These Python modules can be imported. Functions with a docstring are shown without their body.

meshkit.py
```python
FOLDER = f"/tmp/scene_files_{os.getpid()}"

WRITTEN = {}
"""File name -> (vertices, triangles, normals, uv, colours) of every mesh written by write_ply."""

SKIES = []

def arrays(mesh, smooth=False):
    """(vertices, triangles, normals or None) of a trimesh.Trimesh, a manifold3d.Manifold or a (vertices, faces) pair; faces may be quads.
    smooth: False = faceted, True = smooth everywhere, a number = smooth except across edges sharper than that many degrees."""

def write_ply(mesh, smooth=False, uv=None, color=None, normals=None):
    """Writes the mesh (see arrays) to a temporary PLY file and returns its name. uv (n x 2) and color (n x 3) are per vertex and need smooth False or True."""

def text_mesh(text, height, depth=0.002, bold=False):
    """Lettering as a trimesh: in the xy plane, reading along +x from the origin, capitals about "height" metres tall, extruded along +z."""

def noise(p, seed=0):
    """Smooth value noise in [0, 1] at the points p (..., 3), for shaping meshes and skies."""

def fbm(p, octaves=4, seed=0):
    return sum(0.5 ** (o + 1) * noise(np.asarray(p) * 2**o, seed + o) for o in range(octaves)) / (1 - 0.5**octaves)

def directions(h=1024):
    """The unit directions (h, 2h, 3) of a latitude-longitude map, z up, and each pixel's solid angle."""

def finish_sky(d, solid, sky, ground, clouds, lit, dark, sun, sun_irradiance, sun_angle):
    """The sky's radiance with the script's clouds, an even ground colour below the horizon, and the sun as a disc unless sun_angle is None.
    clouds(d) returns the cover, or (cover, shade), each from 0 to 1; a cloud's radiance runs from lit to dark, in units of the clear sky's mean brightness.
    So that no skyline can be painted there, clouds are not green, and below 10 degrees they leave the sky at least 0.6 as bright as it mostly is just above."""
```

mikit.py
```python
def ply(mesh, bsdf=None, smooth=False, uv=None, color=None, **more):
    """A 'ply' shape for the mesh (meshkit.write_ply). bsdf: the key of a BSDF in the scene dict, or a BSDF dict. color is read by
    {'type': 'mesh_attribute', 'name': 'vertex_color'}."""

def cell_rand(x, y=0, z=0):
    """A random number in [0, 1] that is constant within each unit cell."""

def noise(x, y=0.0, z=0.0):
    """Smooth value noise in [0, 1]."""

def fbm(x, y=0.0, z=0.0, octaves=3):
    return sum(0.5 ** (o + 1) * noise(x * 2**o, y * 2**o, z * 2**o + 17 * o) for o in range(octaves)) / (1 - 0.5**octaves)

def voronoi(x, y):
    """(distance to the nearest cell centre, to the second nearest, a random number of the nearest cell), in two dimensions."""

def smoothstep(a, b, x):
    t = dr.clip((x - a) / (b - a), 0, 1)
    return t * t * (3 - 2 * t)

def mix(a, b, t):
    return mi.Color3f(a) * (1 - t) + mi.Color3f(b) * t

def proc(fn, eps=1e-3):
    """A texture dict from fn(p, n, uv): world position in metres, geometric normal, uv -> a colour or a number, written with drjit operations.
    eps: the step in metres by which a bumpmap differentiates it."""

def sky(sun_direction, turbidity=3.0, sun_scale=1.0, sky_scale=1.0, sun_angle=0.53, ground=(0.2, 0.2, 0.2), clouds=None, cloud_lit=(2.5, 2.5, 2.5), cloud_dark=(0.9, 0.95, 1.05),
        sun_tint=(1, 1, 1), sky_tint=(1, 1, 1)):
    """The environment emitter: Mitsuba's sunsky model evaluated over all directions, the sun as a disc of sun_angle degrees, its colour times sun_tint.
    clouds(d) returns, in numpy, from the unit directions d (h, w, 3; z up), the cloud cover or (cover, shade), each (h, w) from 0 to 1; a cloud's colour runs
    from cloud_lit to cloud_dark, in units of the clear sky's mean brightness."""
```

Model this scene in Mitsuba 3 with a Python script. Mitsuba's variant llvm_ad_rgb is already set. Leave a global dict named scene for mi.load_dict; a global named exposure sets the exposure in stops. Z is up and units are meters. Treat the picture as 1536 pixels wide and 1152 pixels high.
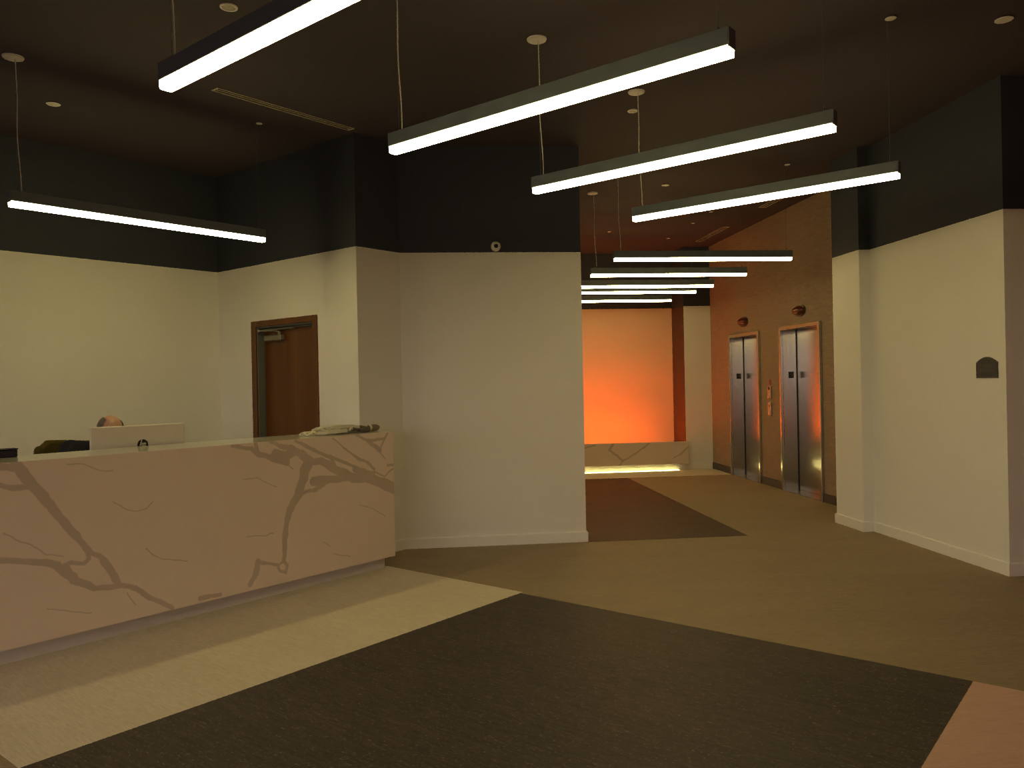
import math, random
import numpy as np, trimesh, manifold3d as m3, shapely.geometry as sg
import drjit as dr, mitsuba as mi, mikit, meshkit
from shapely.ops import unary_union

T = mi.ScalarTransform4f
scene, labels = {}, {}
random.seed(4)
np.random.seed(4)
Q = math.sqrt(0.5)

# ------------------------------------------------------------------ camera, sky, exposure
# world: +y runs down the lift corridor, +x to its right; the lobby and its desk stand at 45 degrees to it
CAM_AT = (0.0, 0.0, 1.5)
CAM_X, CAM_UP, CAM_FWD = (0.99473987, -0.10038614, -0.02037674), (0.02049793, 0.00017582, 0.99978988), (0.10036146, 0.99494854, -0.0022326)
M = np.eye(4)
M[:3, 0], M[:3, 1], M[:3, 2], M[:3, 3] = -np.array(CAM_X), CAM_UP, CAM_FWD, CAM_AT
scene['camera'] = {'type': 'perspective', 'fov': math.degrees(2 * math.atan(768 / 1192.93)), 'fov_axis': 'x', 'near_clip': 0.05, 'far_clip': 200.0, 'to_world': T(M)}
# an even, warm overcast evening sky; it comes in through the glazed front behind the viewer
scene['sky'] = mikit.sky((-0.55, -0.55, 0.62), turbidity=4.0, sun_scale=0.0, sky_scale=17.5, ground=(0.12, 0.11, 0.10),
                         clouds=lambda d: (np.ones(d.shape[:2]), 0.25 * meshkit.fbm(d * 3.0, 3)), cloud_lit=(1.12, 0.88, 0.72), cloud_dark=(0.8, 0.64, 0.54))
scene['sky']['sampling_weight'] = 2.0
exposure = 0.0
LED_DESK = (34.0, 27.6, 11.0)     # the pendant lamps' diffusers: over the desk, in the lobby, in the corridor
LED_LOBBY = (21.5, 17.2, 7.4)
LED_CORR = (12.0, 9.5, 3.7)
ORANGE = (90.0, 9.6, 0.9)       # the strip behind the bench
YELLOW = (15.0, 12.8, 4.4)         # the strip under the bench

# ------------------------------------------------------------------ helpers
def area(rgb, weight=1.0):
    return {'type': 'area', 'radiance': {'type': 'rgb', 'value': list(rgb)}, 'sampling_weight': float(weight)}

def add(key, mesh, bsdf, smooth=False, uv=None, emitter=None, **tags):
    """One entry of the scene; a taken key gets the next three-digit number."""
    k, n = key, 0
    while k in scene:
        n += 1
        k = '%s_%03d' % (key, n)
    more = {'emitter': emitter} if emitter else {}
    scene[k] = mikit.ply(mesh, bsdf, smooth=smooth, uv=uv, **more)
    if tags:
        labels[k] = tags
    return k

used = set()
def thing(name, label, category, group=None):
    """The key that the parts' keys start with."""
    k, n = name, 0
    while k in used:
        n += 1
        k = '%s_%03d' % (name, n)
    used.add(k)
    labels[k] = {'label': label, 'category': category}
    if group:
        labels[k]['group'] = group
    return k

def struct(name, mesh, bsdf, label, **kw):
    return add(name, mesh, bsdf, label=label, kind='structure', **kw)

def box(lo, hi):
    lo, hi = np.minimum(lo, hi), np.maximum(lo, hi)
    m = trimesh.creation.box(hi - lo)
    m.apply_translation((lo + hi) / 2)
    return m

def rbox(lo, hi, r=0.004):
    """A box with chamfered edges."""
    lo, hi = np.minimum(lo, hi).astype(float), np.maximum(lo, hi).astype(float)
    r = min(r, 0.45 * (hi - lo).min())
    pts = []
    for c in np.ndindex(2, 2, 2):
        corner = np.where(c, hi, lo)
        inw = np.where(c, -1.0, 1.0) * r
        for ax in range(3):
            p = corner + inw
            p[ax] = corner[ax]
            pts.append(p)
    return trimesh.convex.convex_hull(np.array(pts))

def cat(*ms):
    return trimesh.util.concatenate([m for m in ms])

def lobby(m):
    """From lobby coordinates (d along the desk, s to the left of it, z) to the world."""
    m = m.copy()
    m.apply_transform([[Q, -Q, 0, 0], [Q, Q, 0, 0], [0, 0, 1, 0], [0, 0, 0, 1]])
    return m

def L3(d, s, z):
    return np.array([(d - s) * Q, (d + s) * Q, z])

def moved(m, xyz, rz=0.0):
    m = m.copy()
    if rz:
        m.apply_transform(trimesh.transformations.rotation_matrix(rz, [0, 0, 1]))
    m.apply_translation(xyz)
    return m

def disc(r, h, sides=32):
    return trimesh.creation.cylinder(r, h, sections=sides)

def lathe(profile, sides=32):
    return trimesh.creation.revolve(np.array(profile, float), sections=sides)

def tube(points, r, sides=8):
    return trimesh.creation.sweep_polygon(sg.Point(0, 0).buffer(r, quad_segs=max(2, sides // 4)), np.array(points, float), engine='earcut')

def extrude(poly, depth):
    return trimesh.creation.extrude_polygon(poly, depth, engine='earcut')

def frame_to(m, origin, ex, ey, ez):
    """Places a mesh given in local axes ex, ey, ez at the origin."""
    A = np.eye(4)
    A[:3, 0], A[:3, 1], A[:3, 2], A[:3, 3] = ex, ey, ez, origin
    m = m.copy()
    m.apply_transform(A)
    return m

def flat_uv(m):
    """Splits the faces and gives u across (x + y), v up (z): grooves of brushed steel run upwards."""
    v = np.array(m.vertices)[np.array(m.faces)].reshape(-1, 3)
    f = np.arange(len(v)).reshape(-1, 3)
    return trimesh.Trimesh(v, f, process=False), np.stack([v[:, 0] + v[:, 1], v[:, 2]], 1)

# ------------------------------------------------------------------ materials
def rgb(*c):
    return {'type': 'rgb', 'value': list(c)}

def two(b):
    return {'type': 'twosided', 'bsdf': b}

def mat(name, color, rough=0.6, spec=0.4, metal=0.0, **kw):
    c = color if isinstance(color, dict) else rgb(*color)
    scene[name] = two({'type': 'principled', 'base_color': c, 'roughness': rough, 'specular': spec, 'metallic': metal, **kw})
    return name

N, F, mix, ss = mikit.noise, mikit.fbm, mikit.mix, mikit.smoothstep

def paint(c, amount=0.03):
    def fn(p, n, uv):
        return mi.Color3f(c) * (1 + amount * (F(p.x * 1.3, p.y * 1.3, p.z * 1.3, 3) * 2 - 1))
    return mikit.proc(fn)

mat('m_wall', paint((0.74, 0.73, 0.70)), 0.75, 0.25)
mat('m_wall_dark', (0.040, 0.046, 0.068), 0.7, 0.3)
mat('m_accent', (0.68, 0.23, 0.27), 0.75, 0.25)
mat('m_panel', (0.74, 0.58, 0.40), 0.6, 0.3)
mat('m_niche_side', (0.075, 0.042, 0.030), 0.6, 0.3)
mat('m_ceiling', paint((0.058, 0.047, 0.057), 0.08), 0.8, 0.25)
mat('m_baseboard', (0.76, 0.75, 0.72), 0.45, 0.4)

def paper(p, n, uv):
    """Woven wallpaper: short horizontal threads."""
    u = p.x + p.y
    a = N(u * 28, p.z * 330, 3.0)
    b = N(u * 9, p.z * 90, 8.0)
    return mix((0.225, 0.165, 0.117), (0.33, 0.245, 0.185), 0.55 * a + 0.45 * b)
mat('m_paper', mikit.proc(paper), 0.7, 0.3)
mat('m_paper_base', (0.06, 0.05, 0.045), 0.5, 0.4)

def weave(c0, c1, along, scale=1.0, fleck=0.0):
    """Woven vinyl: long threads across a fine rib; along turns the thread's direction."""
    ca, sa = math.cos(along), math.sin(along)
    def fn(p, n, uv):
        a, b = p.x * ca + p.y * sa, -p.x * sa + p.y * ca
        t = N(a * 22 * scale, b * 240 * scale, 1.0)
        r = N(a * 210 * scale, b * 230 * scale, 5.0)
        big = F(a * 1.5, b * 5, 2.0, 3)
        k = 0.45 * t + 0.3 * r + 0.25 * big
        col = mix(c0, c1, k)
        if fleck:
            col = mix(col, mi.Color3f(fleck), ss(0.80, 0.97, N(a * 60, b * 300, 9.0)) * 0.7)
        return col
    return mikit.proc(fn)

mat('m_dark_weave', weave((0.017, 0.013, 0.011), (0.060, 0.044, 0.038), -0.785, 0.6, (0.16, 0.13, 0.11)), 0.6, 0.35)
mat('m_dark_weave_corridor', weave((0.027, 0.017, 0.012), (0.088, 0.056, 0.042), 0.0, 0.6), 0.6, 0.35)
mat('m_tan_weave', weave((0.180, 0.135, 0.088), (0.300, 0.230, 0.150), 0.0), 0.65, 0.3)
mat('m_light_weave', weave((0.43, 0.375, 0.29), (0.60, 0.53, 0.42), -0.785), 0.65, 0.3)
mat('m_pink_lit_weave', weave((0.44, 0.27, 0.21), (0.60, 0.38, 0.30), 0.0), 0.65, 0.3)  # beige weave with the pinkish light falling on it mixed into the colour

VEINS = [(1.652, 1.108, 1.69, 1.05, 0.0309), (1.69, 1.05, 1.728, 0.981, 0.0294), (1.728, 0.981, 1.786, 0.909, 0.0279), (1.786, 0.909, 1.822, 0.86, 0.0264), (1.822, 0.86, 1.866, 0.787, 0.0248), (1.866, 0.787, 1.913, 0.721, 0.0233), (1.913, 0.721, 1.968, 0.652, 0.0218), (1.968, 0.652, 2.024, 0.566, 0.0202), (1.539, 1.094, 1.614, 1.094, 0.021), (1.614, 1.094, 1.671, 1.074, 0.0211), (1.538, 1.017, 1.574, 0.995, 0.0119), (1.574, 0.995, 1.637, 0.977, 0.0139), (1.637, 0.977, 1.715, 0.975, 0.0159), (2.024, 0.566, 2.083, 0.525, 0.0151), (2.083, 0.525, 2.127, 0.478, 0.0158), (2.127, 0.478, 2.148, 0.427, 0.0165), (2.148, 0.427, 2.178, 0.375, 0.0172), (2.024, 0.559, 2.023, 0.521, 0.0135), (2.023, 0.521, 1.994, 0.499, 0.0129), (1.994, 0.499, 1.923, 0.509, 0.0122), (1.923, 0.509, 1.881, 0.502, 0.0115), (1.529, 0.591, 1.629, 0.578, 0.016), (1.629, 0.578, 1.726, 0.559, 0.018), (1.726, 0.559, 1.792, 0.54, 0.0199), (1.792, 0.54, 1.853, 0.513, 0.0218), (1.853, 0.513, 1.887, 0.471, 0.0237), (1.887, 0.471, 1.935, 0.428, 0.0257), (2.104, 0.493, 2.15, 0.41, 0.0198), (2.15, 0.41, 2.19, 0.332, 0.0186), (2.19, 0.332, 2.297, 0.287, 0.0174), (2.297, 0.287, 2.382, 0.209, 0.0162), (2.382, 0.209, 2.523, 0.115, 0.015), (1.895, 0.484, 1.934, 0.413, 0.0241), (1.934, 0.413, 2.053, 0.339, 0.0212), (2.053, 0.339, 2.198, 0.323, 0.0183), (2.712, 0.131, 2.78, 0.129, 0.0156), (2.78, 0.129, 2.86, 0.124, 0.0118), (1.913, 1.08, 1.97, 1.082, 0.003), (1.97, 1.082, 2.013, 1.071, 0.003), (2.013, 1.071, 2.078, 1.034, 0.003), (2.078, 1.034, 2.123, 1.018, 0.003), (2.123, 1.018, 2.176, 1.016, 0.0031), (2.172, 0.833, 2.241, 0.781, 0.0031), (2.241, 0.781, 2.311, 0.755, 0.0031), (2.311, 0.755, 2.376, 0.766, 0.0031), (2.376, 0.766, 2.418, 0.797, 0.0031), (2.363, 0.522, 2.411, 0.469, 0.0031), (2.411, 0.469, 2.477, 0.425, 0.0031), (2.477, 0.425, 2.632, 0.392, 0.0032), (1.588, 0.739, 1.663, 0.68, 0.0029), (1.663, 0.68, 1.728, 0.644, 0.003), (1.728, 0.644, 1.8, 0.584, 0.003), (1.8, 0.584, 1.882, 0.554, 0.003), (1.796, 0.277, 1.913, 0.233, 0.0027), (1.913, 0.233, 2.034, 0.196, 0.0028), (2.246, 0.264, 2.295, 0.185, 0.0028), (3.066, 0.476, 3.153, 0.464, 0.003), (3.153, 0.464, 3.275, 0.462, 0.0031), (2.969, 1.11, 3.118, 1.076, 0.0138), (3.118, 1.076, 3.168, 1.036, 0.0181), (3.168, 1.036, 3.283, 0.999, 0.0224), (3.283, 0.999, 3.401, 0.96, 0.0269), (3.149, 1.11, 3.169, 1.045, 0.0143), (3.264, 1.115, 3.349, 1.077, 0.013), (3.349, 1.077, 3.436, 1.051, 0.0198), (3.436, 1.051, 3.525, 1.002, 0.0267), (3.525, 1.002, 3.604, 0.942, 0.0337), (3.305, 1.025, 3.38, 1, 0.0363), (3.38, 1, 3.458, 1.035, 0.0317), (3.592, 0.943, 3.551, 0.88, 0.0431), (3.551, 0.88, 3.538, 0.824, 0.0401), (3.538, 0.824, 3.505, 0.761, 0.0372), (3.505, 0.761, 3.493, 0.715, 0.0343), (3.493, 0.715, 3.443, 0.655, 0.0313), (3.443, 0.655, 3.414, 0.612, 0.0284), (3.414, 0.612, 3.391, 0.54, 0.0255), (3.391, 0.54, 3.371, 0.422, 0.0226), (3.371, 0.422, 3.363, 0.32, 0.0198), (3.363, 0.32, 3.351, 0.253, 0.0169), (3.351, 0.253, 3.307, 0.233, 0.01), (3.307, 0.233, 3.322, 0.188, 0.0105), (3.322, 0.188, 3.37, 0.169, 0.0111), (3.37, 0.169, 3.388, 0.217, 0.0118), (3.388, 0.217, 3.356, 0.252, 0.0123), (3.307, 0.238, 3.202, 0.262, 0.0104), (3.202, 0.262, 3.14, 0.292, 0.0139), (3.14, 0.292, 3.131, 0.244, 0.0175), (3.131, 0.244, 3.112, 0.185, 0.021), (3.148, 0.289, 3.129, 0.215, 0.0187), (3.129, 0.215, 3.08, 0.139, 0.0197), (3.604, 0.942, 3.698, 0.941, 0.0262), (3.698, 0.941, 3.793, 0.885, 0.029), (3.793, 0.885, 3.878, 0.842, 0.0318), (3.878, 0.842, 3.991, 0.78, 0.0346), (3.991, 0.78, 4.134, 0.77, 0.0377), (4.134, 0.77, 4.296, 0.711, 0.0409), (4.296, 0.711, 4.434, 0.642, 0.0442), (3.624, 0.795, 3.73, 0.793, 0.0333), (3.73, 0.793, 3.902, 0.79, 0.0304), (3.902, 0.79, 4.069, 0.782, 0.0275), (3.529, 0.72, 3.634, 0.731, 0.0146), (3.634, 0.731, 3.73, 0.774, 0.0183), (3.482, 1.105, 3.584, 1.049, 0.0128), (3.584, 1.049, 3.664, 1.014, 0.0129), (3.664, 1.014, 3.783, 0.955, 0.0131), (3.783, 0.955, 3.905, 0.915, 0.0132), (3.905, 0.915, 4.031, 0.858, 0.0134), (4.031, 0.858, 4.215, 0.793, 0.0136), (3.783, 0.955, 3.842, 0.861, 0.0172), (4.018, 0.844, 4.162, 0.798, 0.0261), (3.811, 1.101, 3.908, 1.025, 0.0053), (3.908, 1.025, 4.008, 0.961, 0.008), (4.008, 0.961, 4.138, 0.894, 0.0107), (4.138, 0.894, 4.216, 0.829, 0.0134), (4.008, 0.961, 4.059, 0.916, 0.0052), (4.059, 0.916, 4.138, 0.894, 0.0052), (4.038, 1.106, 4.155, 1.057, 0.0112), (4.155, 1.057, 4.282, 0.97, 0.0193), (4.362, 1.101, 4.319, 1.046, 0.0096), (4.319, 1.046, 4.275, 0.965, 0.0075), (4.275, 0.965, 4.329, 0.903, 0.0053), (4.155, 1.059, 4.333, 1.061, 0.0116), (4.355, 0.842, 4.44, 0.847, 0.0118), (4.216, 0.809, 4.325, 0.761, 0.0064), (4.325, 0.761, 4.368, 0.793, 0.0064), (4.368, 0.793, 4.439, 0.813, 0.0065), (3.39, 0.957, 3.455, 0.904, 0.0049), (3.043, 0.872, 3.154, 0.869, 0.0028), (3.154, 0.869, 3.215, 0.831, 0.0029), (3.215, 0.831, 3.31, 0.788, 0.0029), (3.058, 0.473, 3.155, 0.462, 0.0028), (3.155, 0.462, 3.27, 0.466, 0.0029), (4.05, 0.565, 4.168, 0.529, 0.0031), (4.168, 0.529, 4.323, 0.434, 0.0032), (3.706, 0.332, 3.766, 0.288, 0.003), (3.8, 0.223, 3.949, 0.176, 0.0031)]
BENCH_VEINS = [(2.3, 0.38, 2.61, 0.453, .013), (2.905, 0.475, 2.837, 0.371, .022), (2.837, 0.371, 2.967, 0.27, .018), (2.967, 0.27, 3.054, 0.181, .02), (3.054, 0.181, 2.986, 0.097, .012), (3.054, 0.192, 3.232, 0.273, .016), (3.232, 0.273, 3.4, 0.387, .014), (3.4, 0.387, 3.50, 0.46, .014), (3.886, 0.199, 4.01, 0.261, .009), (4.01, 0.261, 4.16, 0.39, .016)]

def marble(segs, coords):
    light, dark = (0.69, 0.575, 0.49), (0.46, 0.375, 0.31)
    def fn(p, n, uv):
        a, z = coords(p)
        wa = a + 0.020 * (F(a * 14, z * 14, 1.0, 3) - 0.5)
        wz = z + 0.020 * (F(a * 14, z * 14, 7.0, 3) - 0.5)
        best = mi.Float(9.0)
        for (x0, y0, x1, y1, w) in segs:
            dx, dy = x1 - x0, y1 - y0
            l2 = dx * dx + dy * dy + 1e-9
            t = dr.clip(((wa - x0) * dx + (wz - y0) * dy) / l2, 0, 1)
            d = dr.sqrt(dr.square(wa - x0 - t * dx) + dr.square(wz - y0 - t * dy)) - w
            best = dr.minimum(best, d)
        k = 1 - ss(-0.004, 0.004, best)
        tone = 0.85 + 0.3 * F(a * 6, z * 6, 4.0, 3)
        cloud = 0.06 * ss(0.5, 0.8, F(a * 1.6, z * 1.6, 11.0, 3))
        return mix(light, dark, dr.clip(k * tone * 0.9 + cloud, 0, 1))
    return mikit.proc(fn)

mat('m_marble_front', marble(VEINS, lambda p: ((p.x + p.y) * Q, p.z)), 0.22, 0.4)
mat('m_marble_bench', marble(BENCH_VEINS, lambda p: (p.x, p.z)), 0.22, 0.4)
scene['m_marble_top'] = two({'type': 'plastic', 'int_ior': 1.55, 'diffuse_reflectance': rgb(0.60, 0.58, 0.52)})
mat('m_laminate', (0.62, 0.60, 0.57), 0.4, 0.4)

def wood(p, n, uv):
    """Red-brown veneer, grain upwards."""
    u = (p.x - p.y) * Q
    g = F(u * 9 + 0.5 * N(u * 3, p.z * 1.2), p.z * 0.5, 2.0, 4)
    f = N(u * 260, p.z * 6, 3.0)
    return mix((0.070, 0.020, 0.0035), (0.150, 0.052, 0.009), dr.clip(0.85 * g + 0.15 * f, 0, 1))
mat('m_wood', mikit.proc(wood), 0.35, 0.45)
mat('m_grey_steel', (0.115, 0.125, 0.115), 0.5, 0.4)
mat('m_closer', (0.20, 0.185, 0.14), 0.35, 0.5, 0.3)
scene['m_steel'] = two({'type': 'roughconductor', 'material': 'none', 'distribution': 'ggx', 'alpha_u': 0.08, 'alpha_v': 0.022, 'specular_reflectance': rgb(0.57, 0.555, 0.53)})
scene['m_chrome'] = two({'type': 'roughconductor', 'material': 'none', 'distribution': 'ggx', 'alpha': 0.06, 'specular_reflectance': rgb(0.62, 0.60, 0.58)})
mat('m_black', (0.012, 0.012, 0.014), 0.4, 0.4)
mat('m_lamp_body', (0.125, 0.155, 0.185), 0.45, 0.45)
mat('m_diffuser', (0.85, 0.85, 0.82), 0.5, 0.3)
mat('m_cord', (0.62, 0.60, 0.56), 0.5, 0.3)
mat('m_canopy', (0.68, 0.66, 0.62), 0.5, 0.3)
mat('m_vent', (0.42, 0.37, 0.28), 0.5, 0.4)
mat('m_white_plastic', (0.72, 0.71, 0.69), 0.4, 0.4)
mat('m_monitor', (0.60, 0.56, 0.50), 0.4, 0.4)
mat('m_navy_dark', (0.010, 0.011, 0.022), 0.35, 0.4)
mat('m_screen', (0.01, 0.01, 0.012), 0.15, 0.5)
mat('m_plaque', (0.046, 0.047, 0.056), 0.5, 0.3)
mat('m_plaque_text', (0.11, 0.11, 0.115), 0.5, 0.3)
mat('m_skin', (0.40, 0.225, 0.165), 0.5, 0.35)
mat('m_hair', (0.12, 0.11, 0.095), 0.7, 0.3)
mat('m_jacket_navy', (0.012, 0.013, 0.024), 0.8, 0.2)
mat('m_trousers', (0.03, 0.03, 0.032), 0.8, 0.2)
mat('m_shoe', (0.015, 0.013, 0.012), 0.4, 0.4)
mat('m_olive', (0.070, 0.055, 0.012), 0.85, 0.15)
mat('m_eye', (0.6, 0.58, 0.55), 0.3, 0.5)
mat('m_lip', (0.38, 0.15, 0.12), 0.5, 0.35)
mat('m_wrap', (0.56, 0.53, 0.42), 0.3, 0.5)
mat('m_wrap_dark', (0.10, 0.09, 0.075), 0.6, 0.3)
mat('m_roll', (0.20, 0.17, 0.12), 0.85, 0.2)
mat('m_lantern', (0.10, 0.020, 0.010), 0.12, 0.6)
mat('m_bronze', (0.10, 0.075, 0.05), 0.3, 0.5, 0.7)
mat('m_asphalt', (0.16, 0.14, 0.13), 0.9, 0.1)

# ------------------------------------------------------------------ the setting
BAND, CEIL, WT = 2.70, 3.68, 0.2
def lp(d, s):
    return ((d - s) * Q, (d + s) * Q)
PLAN = [lp(4.475, 7.56), lp(4.475, 5.36), (-0.27, 7.31), (1.405, 7.31), (1.405, 13.45), (4.165, 13.45), (4.165, 12.8), (4.62, 12.8),
        (4.62, 7.75), (4.09, 7.75), (4.09, 7.24), (4.2, 7.24), (4.2, 5.45), (8.28, 5.45), lp(-2.5, -2.0), lp(-2.5, 7.56)]
PLAN = [np.array(p) for p in PLAN]
NP_ = len(PLAN)
def out_dir(i):
    e = PLAN[(i + 1) % NP_] - PLAN[i]
    e = e / np.linalg.norm(e)
    return np.array([-e[1], e[0]])
def offset(i, t):
    """Vertex i moved outwards (t > 0) or inwards along its mitre."""
    a, b = out_dir((i - 1) % NP_), out_dir(i)
    m = a + b
    return PLAN[i] + t * m / (m @ a)
def footprint(i, t0, t1):
    j = (i + 1) % NP_
    return sg.Polygon([offset(i, t0), offset(j, t0), offset(j, t1), offset(i, t1)]).buffer(0)
def prism(poly, z0, z1):
    return moved(extrude(poly, z1 - z0), (0, 0, z0))

tan_floor = struct('floor', moved(extrude(sg.Polygon([offset(i, 0.02) for i in range(NP_)]), 0.1), (0, 0, -0.1)), 'm_tan_weave', 'tan woven vinyl floor of the lobby and lift corridor')
def inlay(poly, bsdf, label):
    add('floor__woven_inlay', moved(extrude(poly, 0.004), (0, 0, -0.0025)), bsdf, label=label)
def lobby_rect(d0, d1, s0, s1):
    return sg.Polygon([lp(d0, s0), lp(d1, s0), lp(d1, s1), lp(d0, s1)])
inlay(lobby_rect(-2.3, 4.39, 0.73, 3.55), 'm_dark_weave', 'dark brown woven floor panel in the lobby foreground')
inlay(lobby_rect(1.19, 4.42, 3.55, 5.6), 'm_light_weave', 'light beige woven strip along the reception desk')
inlay(lobby_rect(-2.3, 4.39, -1.9, 0.73), 'm_pink_lit_weave', 'light beige woven strip at the bottom right corner, pink light painted into its colour')
inlay(sg.box(1.405, 7.28, 2.95, 11.93), 'm_dark_weave_corridor', 'dark brown woven floor panel in the lift corridor')
inlay(sg.box(1.405, 11.93, 4.62, 12.8), 'm_light_weave', 'light beige woven strip before the marble bench')
struct('ceiling', moved(extrude(sg.Polygon([offset(i, 0.02) for i in range(NP_)]), 0.1), (0, 0, CEIL)), 'm_ceiling', 'dark brown painted ceiling')

NAMES = {0: ('wall_door', 'cream wall with the wooden door'), 1: ('wall_chamfer', 'narrow angled cream wall beside the desk end'), 2: ('wall_column', 'broad cream wall facing the lobby'),
         3: ('wall_corridor', 'cream wall of the corridor opposite the lifts'), 4: ('wall_back', 'wall glowing orange at the end of the corridor'), 5: ('wall_niche', 'return wall at the right of the orange niche'),
         6: ('wall_pier', 'cream pier right of the orange niche'), 8: ('wall_return', 'far end of the cream pilaster'), 9: ('wall_pilaster', 'shallow cream pilaster beside the lifts'), 10: ('wall_jog', 'narrow step of the cream pilaster'),
         11: ('wall_right', 'cream wall with the dark plaque'), 12: ('wall_near', 'cream wall turning away at the right edge'), 13: ('wall_accent', 'rose red wall right of the viewer, opposite the reception desk'), 15: ('wall_left', 'cream wall behind the reception desk')}
DOOR = dict(s0=5.976, s1=6.88, top=2.09)
for i, (name, label) in NAMES.items():
    top = 2.725 if i == 4 else BAND
    if i == 0:
        s0, s1, zt = DOOR['s0'] - 0.01, DOOR['s1'] + 0.01, DOOR['top'] + 0.01
        whole = footprint(i, 0, WT)
        left = whole.intersection(lobby_rect(4, 5, s1, 9))
        right = whole.intersection(lobby_rect(4, 5, 4, s0))
        over = whole.intersection(lobby_rect(4, 5, s0, s1))
        mesh = cat(prism(left, 0, top), prism(right, 0, top), prism(over, zt, top))
    else:
        mesh = prism(footprint(i, 0, WT), 0, top)
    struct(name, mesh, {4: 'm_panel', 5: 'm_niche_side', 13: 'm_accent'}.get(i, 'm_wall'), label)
    add(name + '__dark_band', prism(footprint(i, 0, WT), top, CEIL), 'm_wall_dark', label='near-black painted upper band')
    if i in (4, 5):
        continue
    fp = footprint(i, -0.015, 0)
    if i == 0:
        fp = fp.difference(lobby_rect(4, 5, DOOR['s0'] - 0.075, DOOR['s1'] + 0.085))
    parts = [g for g in getattr(fp, 'geoms', [fp]) if g.area > 1e-5]
    fp2 = footprint(i, -0.010, 0)
    if i == 0:
        fp2 = fp2.difference(lobby_rect(4, 5, DOOR['s0'] - 0.075, DOOR['s1'] + 0.085))
    parts2 = [g for g in getattr(fp2, 'geoms', [fp2]) if g.area > 1e-5]
    struct('baseboard_' + name[5:], cat(*[prism(g, 0, 0.09) for g in parts], *[prism(g, 0.09, 0.096) for g in parts2]), 'm_baseboard', 'white painted baseboard')

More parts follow.
